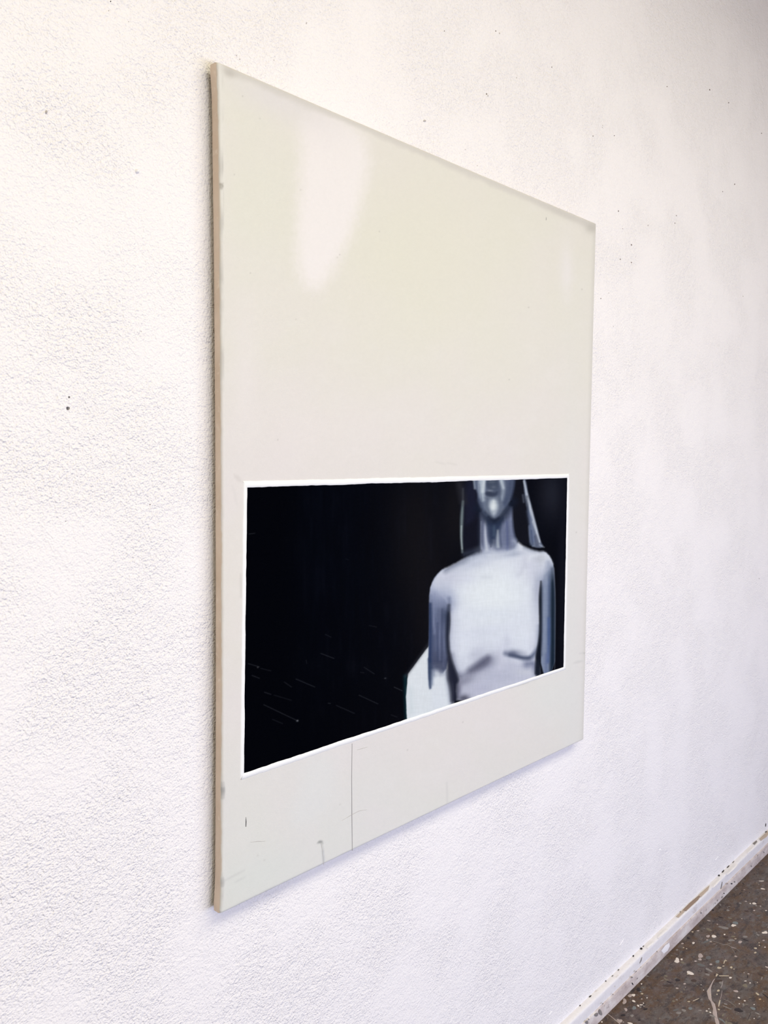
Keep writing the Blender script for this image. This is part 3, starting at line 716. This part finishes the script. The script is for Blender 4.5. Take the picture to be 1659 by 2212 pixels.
# ---------------------------------------------------------------- paint drops on the floor
FC = {'w': (222, 212, 204), 'p': (172, 158, 154), 'g': (128, 122, 118), 'b': (112, 118, 120), 'c': (188, 174, 152), 'o': (116, 108, 92), 'd': (40, 32, 34), 'r': (66, 50, 42), 't': (178, 150, 116), 'u': (96, 96, 96)}
FM = {k: flat('floor_paint_' + n, FC[k], 0.5) for k, n in zip('wpgbcodrtu', ('white', 'pink_grey', 'grey', 'blue_grey', 'cream', 'olive', 'black', 'dark_brown', 'tan', 'slate'))}
def drops(ox, oy, sc, items):
    for it in items:
        x, y, rx, ry, k = it[:5]; ang = it[5] if len(it) > 5 else 0.0; wob = it[6] if len(it) > 6 else .16
        if k in 'bgou' and rx > 45: rx, ry = rx*.75, ry*.75
        loop_patch('paint_drop', [on_z(*p) for p in px_ring(ox + x/sc, oy + y/sc, rx/sc, ry/sc, ang, 12, wob)], (0, 0, 1), .0007, FM[k], floor)
drops(1459, 2012, 8.295, (
    (690, 88, 45, 25, 'w'), (585, 85, 35, 22, 'p'), (322, 207, 24, 18, 'w'), (570, 152, 20, 12, 'p'), (630, 180, 18, 12, 'p'), (880, 55, 18, 12, 'w'), (1160, 190, 35, 22, 'p'), (1250, 95, 55, 25, 'g'),
    (1035, 90, 50, 18, 'o'), (985, 158, 40, 20, 'g'), (1435, 300, 30, 14, 'c'), (1430, 380, 25, 14, 'c'), (450, 435, 50, 35, 'p', 0, .3), (440, 500, 32, 20, 'p'), (360, 532, 22, 14, 'p'), (28, 330, 24, 14, 'g'),
    (30, 520, 50, 40, 'w', .5, .35), (110, 500, 20, 16, 'w'), (265, 745, 68, 28, 'w', .45, .1), (635, 590, 28, 14, 'p'), (785, 652, 36, 20, 'c'), (1000, 645, 26, 18, 'c'), (1050, 675, 12, 8, 'c'), (575, 772, 45, 18, 'g', .3),
    (755, 540, 48, 36, 'b'), (590, 470, 70, 40, 'u'), (480, 610, 80, 24, 'u', .2), (600, 690, 90, 26, 'g', .5), (740, 780, 22, 22, 'c', 0, .4), (985, 828, 24, 18, 'w'), (1255, 888, 22, 8, 'w'), (1338, 922, 14, 10, 'w'),
    (1250, 970, 45, 30, 'o', 0, .3), (1470, 915, 10, 8, 'c'), (770, 1060, 24, 20, 'c'), (745, 1125, 14, 10, 'c'), (1085, 1070, 42, 20, 'p', .2), (1135, 1187, 24, 12, 'w', .3), (1242, 1242, 20, 10, 'w', .3), (1145, 1295, 12, 8, 'w'),
    (1515, 1215, 24, 12, 't'), (1470, 1120, 36, 16, 'c', .6), (240, 1255, 24, 10, 'c'), (25, 1225, 22, 12, 'g'), (30, 1018, 28, 12, 'p', .2), (165, 938, 22, 14, 'p'), (150, 1415, 45, 22, 'g', .4), (265, 1380, 50, 30, 'b'),
    (60, 1460, 55, 35, 'g', 0, .3), (440, 1415, 35, 12, 'g'), (560, 1425, 18, 12, 'w'), (625, 1450, 20, 10, 'w', .5), (600, 1385, 10, 8, 'w'), (1390, 1380, 70, 28, 'b', .3), (1470, 1470, 60, 18, 'g', .35), (870, 1340, 12, 10, 'g'),
    (330, 880, 55, 26, 'r'), (40, 870, 45, 28, 'd'), (770, 880, 70, 26, 'r'), (1130, 1410, 80, 36, 'd', .1, .3), (230, 120, 25, 18, 'd'), (900, 100, 50, 24, 'r'), (1250, 150, 70, 10, 'd', .35), (1500, 205, 12, 8, 'c'),
    (1505, 250, 14, 9, 'c'), (1605, 282, 16, 9, 'w'), (145, 290, 14, 8, 'c'), (200, 310, 14, 9, 'c'), (460, 955, 8, 7, 'w'), (505, 1050, 9, 7, 'w'), (1410, 1310, 12, 8, 'w'), (1410, 1560, 10, 9, 'w'), (1230, 740, 10, 8, 'p'),
    (1310, 760, 22, 10, 'p', .4), (860, 620, 20, 9, 'c'), (880, 540, 12, 36, 'c', .5, .4), (910, 525, 16, 8, 'c'), (430, 590, 60, 26, 'u', .2), (1600, 20, 44, 26, 'w', 0, .4), (1480, 60, 30, 16, 'g', .3, .3), (1580, 160, 22, 9, 'p'), (1640, 640, 40, 12, 'p', .4)))
drops(1200, 2012, 8.295, (
    (1395, 1140, 32, 26, 'w'), (1335, 1150, 40, 28, 'p'), (1400, 1248, 32, 18, 'w', .35), (1545, 1210, 14, 10, 'p'), (1480, 1330, 22, 16, 'w', .5), (1535, 1315, 30, 10, 'w'), (1520, 1355, 20, 16, 'g'), (1410, 1370, 40, 30, 'b'),
    (1540, 940, 14, 12, 'w'), (1550, 1115, 22, 14, 'c'), (1235, 1255, 40, 46, 'p', 0, .35), (1260, 1400, 40, 20, 'p', .9, .3), (1370, 1510, 30, 25, 'g'), (1150, 1600, 44, 34, 'p', .4, .35), (1340, 1648, 50, 16, 'w', .2), (830, 1620, 15, 12, 'w'),
    (1210, 1500, 45, 22, 'd'), (1610, 1390, 40, 22, 'd'), (1490, 1045, 50, 30, 'd', .2, .35), (1640, 1190, 12, 10, 'w'), (1575, 1285, 12, 10, 'w'), (1500, 1590, 26, 14, 'd'), (1640, 800, 34, 8, 'g', .2), (1560, 1000, 26, 12, 'u')))
drops(1400, 1850, 8.295, (
    (1085, 1150, 30, 10, 'p', .2), (1090, 1310, 80, 26, 'o', .5), (1375, 1280, 85, 32, 'g', .15), (1565, 1190, 75, 32, 'b', .3), (1530, 1235, 45, 22, 'w', .2, .4), (895, 1330, 22, 14, 'p'), (795, 1350, 20, 11, 'c'), (1240, 1215, 12, 9, 'p'),
    (1430, 965, 30, 16, 'g'), (1470, 1110, 34, 10, 'o'), (720, 1460, 36, 14, 'd', .3, .4), (1160, 960, 16, 22, 'd', .2, .4), (615, 1560, 26, 12, 'p'), (1510, 1500, 60, 20, 'g', .2), (1440, 880, 60, 8, 'r', .15), (1300, 1090, 60, 10, 'd', .3, .3)))
drops(1159, 1712, 3.318, (
    (1622, 690, 16, 5, 'w', .2), (1612, 634, 18, 3, 'w'), (1560, 795, 16, 7, 'w'), (1532, 795, 6, 4, 'w'), (1605, 815, 5, 4, 'p'), (1645, 846, 7, 3, 'w'), (1500, 780, 8, 4, 'p'), (1560, 845, 8, 4, 'p'), (1527, 716, 4, 4, 'd'), (1440, 672, 9, 3, 'r')))
M_DRIP = FM['p']
def floor_ribbon(ox, oy, sc, pts, w, k):
    ribbon('paint_dribble', [(ox + x/sc, oy + y/sc) for x, y in pts], [v/sc for v in w], on_z, (0, 0, 1), .0008, FM[k], floor)
floor_ribbon(1459, 2012, 8.295, [(705, 850), (680, 880), (645, 950), (620, 1010), (600, 1070), (610, 1140), (620, 1200), (645, 1250), (680, 1310), (700, 1380), (705, 1460), (725, 1540), (748, 1620), (770, 1700), (790, 1800)],
             (12, 14, 22, 34, 76, 66, 54, 28, 60, 54, 78, 54, 66, 52, 60), 'p')
floor_ribbon(1459, 2012, 8.295, [(590, 1050), (600, 1100), (620, 1140), (612, 1190)], (30, 46, 40, 20), 'c')
floor_ribbon(1459, 2012, 8.295, [(780, 795), (870, 795), (960, 797)], (12, 14, 10), 'c')
floor_ribbon(1459, 2012, 8.295, [(850, 885), (835, 960), (815, 1010)], (8, 10, 8), 'p')
floor_ribbon(1459, 2012, 8.295, [(835, 1060), (825, 1140), (800, 1220)], (6, 8, 6), 'p')
floor_ribbon(1459, 2012, 8.295, [(800, 1230), (785, 1290), (772, 1350)], (18, 26, 14), 'c')
floor_ribbon(1459, 2012, 8.295, [(640, 160), (760, 200), (860, 235), (940, 238), (1000, 280), (1050, 360), (1085, 430)], (5, 6, 7, 9, 9, 8, 4), 'g')
floor_ribbon(1459, 2012, 8.295, [(990, 275), (1040, 292), (1085, 306)], (6, 10, 6), 'p')
floor_ribbon(1459, 2012, 8.295, [(1090, 310), (1130, 340), (1170, 380)], (5, 6, 4), 'g')
floor_ribbon(1459, 2012, 8.295, [(310, 1248), (370, 1222), (425, 1198)], (8, 12, 6), 'c')
floor_ribbon(1459, 2012, 8.295, [(860, 1215), (940, 1240), (1010, 1290), (1090, 1350)], (6, 9, 8, 5), 'g')
floor_ribbon(1459, 2012, 8.295, [(780, 1560), (840, 1590), (900, 1650)], (20, 26, 16), 'b')
floor_ribbon(1459, 2012, 8.295, [(620, 1500), (690, 1520), (750, 1560)], (26, 34, 20), 'g')
floor_ribbon(1459, 2012, 8.295, [(1560, 1110), (1610, 1150), (1670, 1200)], (14, 20, 20), 'd')
floor_ribbon(1459, 2012, 8.295, [(1290, 1600), (1320, 1530), (1350, 1470)], (6, 12, 8), 'd')
floor_ribbon(1459, 2012, 8.295, [(850, 1330), (930, 1365), (1000, 1395)], (10, 14, 8), 'g')
floor_ribbon(1200, 2012, 8.295, [(938, 1478), (1010, 1535), (1090, 1600), (1160, 1660)], (8, 11, 14, 18), 'p')
# fine spatter all over the boards: uncountable, one mesh
def spatter(name, n, region, rmin, rmax, mat, parent, seed, thin=(.5, 1), spin=math.pi):
    rs = np.random.RandomState(seed); x0, x1, y0, y1 = region
    k = 7; V = []; Fc = []
    cl = rs.uniform((x0, y0), (x1, y1), (max(4, n//25), 2))
    for i in range(n):
        if rs.rand() < .6:
            c = cl[rs.randint(len(cl))] + rs.normal(0, .07, 2)
        else: c = rs.uniform((x0, y0), (x1, y1))
        if c[1] > -.027: continue
        r = rmin*(rmax/rmin)**(rs.rand()**1.8); e = rs.uniform(*thin); a = rs.uniform(-spin/2, spin/2)
        b = len(V)
        for j in range(k):
            t = 2*math.pi*j/k; rr = r*rs.uniform(.75, 1.2); px, py = rr*math.cos(t), rr*e*math.sin(t)
            V.append((c[0] + px*math.cos(a) - py*math.sin(a), c[1] + px*math.sin(a) + py*math.cos(a), .00005))
        V.append((c[0], c[1], .0005))
        Fc += [(b+j, b+(j+1) % k, b+k) for j in range(k)]
    o = make(name, V, Fc, mat, parent); o['kind'] = 'stuff'; return o
REG = (-1.5, 5.5, -3.0, -.02)
for k, n, a, b in (('w', 900, .0010, .0042), ('p', 1100, .0012, .0065), ('g', 1000, .0015, .0090), ('b', 500, .0020, .0100), ('c', 700, .0010, .0050), ('o', 500, .002, .010), ('d', 1100, .0015, .0090), ('r', 800, .002, .012), ('t', 400, .001, .005)):
    spatter('fine_spatter', int(n*1.7), REG, a, b, FM[k], floor, ord(k))

for k, n, a, b in (('g', 700, .006, .020), ('u', 900, .006, .026), ('b', 500, .005, .018), ('o', 500, .006, .022), ('r', 700, .006, .024), ('d', 500, .005, .018), ('p', 250, .004, .012)):
    spatter('dried_smear', n, REG, a, b, FM[k], floor, ord(k)+40, (.12, .35), 1.6)
# ---------------------------------------------------------------- the painting
art = bpy.data.objects.new('painting', None); COL.objects.link(art)
art.location = (0, 0, 0)
tag(art, 'large cream canvas on the white wall with a dark picture of a pale bare-shouldered figure', 'painting')
YF = -WALL_GAP                        # plane of the primed front
RAD = .0045
def bow(v): return 4*v*(1-v)
def outline(u, v):
    """u, v in 0..1 over the cloth -> x, z; the long bars bow inward a little, corners swell over the folded cloth"""
    sw = np.exp(-((v)/.022)**2) + np.exp(-((1-v)/.022)**2)
    x = CAN_W*u + (1-u)**6*(.0050*bow(v) - .0016*sw) - u**6*.0012*bow(v)
    z = BASE_Z + CAN_H*v + .0010*bow(u)*(1-2*v)
    return x, z
def front_canvas():
    nu, nv = 380, 820
    t = np.linspace(0, 1, nu); uu = t**1.25*.92 + t*.08          # finer columns towards the near edge
    uu = (uu - uu[0])/(uu[-1]-uu[0]); vv = np.linspace(0, 1, nv)
    U, Vv = np.meshgrid(uu, vv, indexing='ij')
    X, Z = outline(U, Vv)
    sx = 1 - 2*RAD/CAN_W; sz = 1 - 2*RAD/CAN_H
    Xi = RAD + (X*sx); Zi = BASE_Z + RAD + (Z-BASE_Z)*sz
    Pn = np.stack([Xi, np.full_like(Xi, YF), Zi], -1).reshape(-1, 3)
    pu, pv = project(Pn)
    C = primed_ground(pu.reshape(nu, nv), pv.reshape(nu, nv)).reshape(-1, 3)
    Fq = grid_faces(nu, nv)
    per = [i*nv for i in range(nu)] + [(nu-1)*nv + j for j in range(1, nv)] + [i*nv + nv-1 for i in range(nu-2, -1, -1)] + [j for j in range(nv-2, 0, -1)]
    per = np.array(per); ii, jj = per//nv, per % nv
    nx = np.where(ii == 0, -1., np.where(ii == nu-1, 1., 0.)); nz = np.where(jj == 0, -1., np.where(jj == nv-1, 1., 0.))
    cor = (nx != 0) & (nz != 0); nx[cor] *= .86; nz[cor] *= .86
    rings = [per]; Vs = [Pn]; Cs = [C]; nP = len(per); base_n = len(Pn)
    lim = fbm(np.arange(nP)/11., np.zeros(nP), 61)*.5 + fbm(np.arange(nP)/60., np.zeros(nP), 63)*.6
    P0 = Pn[per]; C0 = C[per]; tan = np.array([224, 206, 188.])
    for s, ang in enumerate((18, 36, 54, 72, 90)):
        a = math.radians(ang)
        R = P0.copy(); R[:, 0] += nx*RAD*math.sin(a); R[:, 2] += nz*RAD*math.sin(a); R[:, 1] += RAD*(1-math.cos(a))
        m = ss((s/4. - .55 + lim*.8)*2.2 + .0)[:, None]
        Vs.append(R); Cs.append(C0*(1-m) + tan*m)
        rings.append(base_n + s*nP + np.arange(nP))
    fr = []
    for a, b in zip(rings[:-1], rings[1:]):
        fr.append(np.stack([a, b, np.roll(b, -1), np.roll(a, -1)], 1))
    Fq = np.r_[Fq, np.concatenate(fr)]
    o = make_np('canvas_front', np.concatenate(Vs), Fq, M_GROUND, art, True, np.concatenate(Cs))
    last = Vs[-1]
    return o, last, nx, nz
M_GROUND = vcol_material('primed_canvas', 0.72, 0.22)
front, edge_loop, enx, enz = front_canvas()
def linen_material():
    t = NT('raw_tan_linen', 0.85, 0.2)
    n = t.noise(9, 4, .6); m = t.noise(500, 2, .5)
    c = t.ramp(n, [(0.35, rgba((208, 188, 168))), (0.65, rgba((222, 204, 186)))])
    c = t.mix(t.ramp(t.noise(60, 3, .6, w=4), [(0.6, G(0)), (0.75, G(0.5))]), c, rgba((238, 226, 212)))
    t.bump(m, .4, .0006)
    return t.color(c).m
M_LINEN = linen_material()
def edges():
    """the cloth turned over each bar: four strips from the rounded arris to the back of the bar"""
    for side, sel in (('x', enx < -.9), ('x', enx > .9), ('z', enz > .9), ('z', enz < -.9)):
        cor = (np.abs(enx) > .5) & (np.abs(enz) > .5)
        s = sel | (cor & ((enx < 0) == (enx[sel][0] < 0) if side == 'x' else (enz < 0) == (enz[sel][0] < 0)))
        L = edge_loop[s]; order = np.argsort(L[:, 2] if side == 'x' else L[:, 0]); L = L[order][::3]
        sgn = np.sign((enx if side == 'x' else enz)[sel][0])
        n = len(L); rows = []
        al = np.arange(n)/n
        fold = np.exp(-(al/.02)**2) + np.exp(-((1-al)/.02)**2)
        for d, o in ((0, 0), (.004, .0002), (.009, .0001), (.0145, 0), (.0155, -.0003)):
            R = L.copy(); R[:, 1] = YF + RAD + d
            ax = 0 if side == 'x' else 2
            R[:, ax] += sgn*(o + .0012*fold*(d > 0) + .0003*fbm(al*30, np.full(n, d*100), 71)*(d > 0))
            rows.append(R)
        V = np.stack(rows, 1)
        make_np('canvas_edge', V.reshape(-1, 3), grid_faces(n, len(rows), flip=(sgn > 0) == (side == 'x')), M_LINEN, art, True)
edges()
M_WOOD = flat('brown_pine_bar', (170, 136, 106), 0.7)
yb0, yb1 = YF + .006, -.0004  # bars deepened to the wall and set near the edge to darken the gap
for a, b in (((.016, yb0, BASE_Z+.012), (.061, yb1, BASE_Z+CAN_H-.012)), ((CAN_W-.061, yb0, BASE_Z+.012), (CAN_W-.016, yb1, BASE_Z+CAN_H-.012)),
             ((.061, yb0, BASE_Z+.030), (CAN_W-.061, yb1, BASE_Z+.075)), ((.061, yb0, BASE_Z+CAN_H-.075), (CAN_W-.061, yb1, BASE_Z+CAN_H-.030))):
    box('stretcher_bar', a, b, M_WOOD, art)

# the dark picture
M_PICTURE = vcol_material('oil_paint_on_canvas', 0.6, 0.16, 0.0, 700.0)
ON = lambda x, y: on_y(x, y, YF)
def bil(c, s, t):
    tl, tr, br, bl = [np.asarray(p) for p in c]
    s = s[..., None]; t = t[..., None]
    return (tl*(1-s) + tr*s)*(1-t) + (bl*(1-s) + br*s)*t
def picture():
    nu, nv = 600, 470
    q = [ON(530, 1049), ON(1227, 1029), ON(1219, 1444), ON(523, 1673)]
    k = np.linspace(0, 1, nu)
    # columns evenly fine over the cloth as seen from the near side
    xs = np.array([ON(526.5 + (1223-526.5)*a, 1240)[0] for a in k]); sx = (xs-xs[0])/(xs[-1]-xs[0])
    S, T = np.meshgrid(sx, np.linspace(0, 1, nv), indexing='ij')
    P3 = bil(q, S, T); P3[..., 1] = YF - .0003
    pu, pv = project(P3.reshape(-1, 3))
    C = figure_picture(pu.reshape(nu, nv), pv.reshape(nu, nv))
    o = make_np('painted_picture', P3.reshape(-1, 3), grid_faces(nu, nv, True), M_PICTURE, art, True, C)
    tag(o, 'dark oil picture of a pale figure from mouth to ribs')
    return o
pic = picture()
M_BORDER = NT('thick_white_border_paint', 0.45, 0.35)
_n = M_BORDER.noise(240, 3, .6); M_BORDER.bump(_n, .4, .001); M_BORDER.color(rgba((243, 243, 241), .95)); M_BORDER = M_BORDER.m
def border(o0, o1, i0, i1, seed, n=150):
    """one hand-ruled white strip: outer line o0-o1, inner line i0-i1"""
    rows = []
    s = np.linspace(0, 1, n)
    A = np.stack([ON(*(np.array(o0)*(1-a) + np.array(o1)*a)) for a in s]); B = np.stack([ON(*(np.array(i0)*(1-a) + np.array(i1)*a)) for a in s])
    d = (B-A); d /= np.linalg.norm(d, axis=1)[:, None]
    L = np.linalg.norm(A[-1]-A[0]); q = s*L
    A = A + d*(fbm(q*45, q*0, seed)*.0011)[:, None]; B = B + d*(fbm(q*60, q*0, seed+3)*.0008 + fbm(q*9, q*0, seed+5)*.0009)[:, None]
    for f, h in ((0, 0), (.10, .0009), (.5, .0007), (.90, .0010), (1, 0)):
        R = A*(1-f) + B*f; R[:, 1] = YF - h - (.00005 if h else -.0002); rows.append(R)
    V = np.stack(rows, 1)
    e1, e2 = V[1, 0]-V[0, 0], V[0, 2]-V[0, 0]
    make_np('white_border', V.reshape(-1, 3), grid_faces(n, len(rows), np.cross(e1, e2)[1] > 0), M_BORDER, pic, True)
border((524, 1039), (1229.5, 1023.5), (533, 1053.5), (1226, 1033), 81)
border((520, 1685), (1222, 1446), (526, 1669.5), (1218, 1440.5), 87)
border((525.5, 1040), (518.5, 1684), (534, 1052), (527, 1670), 93)
border((1230, 1024), (1222, 1445), (1225, 1032), (1216.8, 1442), 99)
# pencil and scratch lines on the primed cloth
M_PENCIL = flat('grey_pencil', (150, 147, 145), 0.6); M_SLIT = flat('black_ink', (40, 36, 34), 0.6); M_FAINT = flat('faint_pencil', (186, 182, 176), 0.6)
YN = (0, -1, 0)
ribbon('pencil_line', [(760.5, 1606), (759.5, 1680), (760, 1760), (761, 1838)], [1.3, 1.5, 1.7, 1.5], ON, YN, .0003, M_PENCIL, art)
ribbon('ink_tick', [(531.2, 1765), (531.6, 1775), (531.2, 1786)], [.6, 1.8, 1.4], ON, YN, .0003, M_SLIT, art)
ribbon('ink_tick', [(1179.8, 469), (1180, 473), (1179.6, 476)], [.6, 1.4, .8], ON, YN, .0003, M_PENCIL, art)
ribbon('pencil_line', [(771, 1620), (782, 1617), (794, 1613.5)], [.8, 1.2, .6], ON, YN, .0003, M_FAINT, art)
ribbon('pencil_line', [(738, 1773), (756, 1762), (775, 1752), (792, 1749)], [.6, 1.2, 1.2, .6], ON, YN, .0003, M_FAINT, art)
ribbon('pencil_line', [(541, 1819.5), (556, 1817.5), (574, 1817)], [.6, 1.4, .6], ON, YN, .0003, M_FAINT, art)
ribbon('pencil_line', [(693, 1819), (696, 1836), (698, 1855), (699.5, 1869)], [.8, 1.0, 1.2, 1.0], ON, YN, .0003, M_FAINT, art)

# the thing's own origin sits at the middle of its lower edge, against the wall
art.location = (CAN_W/2, 0, BASE_Z)
back = Matrix.Translation((-CAN_W/2, 0, -BASE_Z))
for ch in art.children:
    ch.matrix_parent_inverse = back
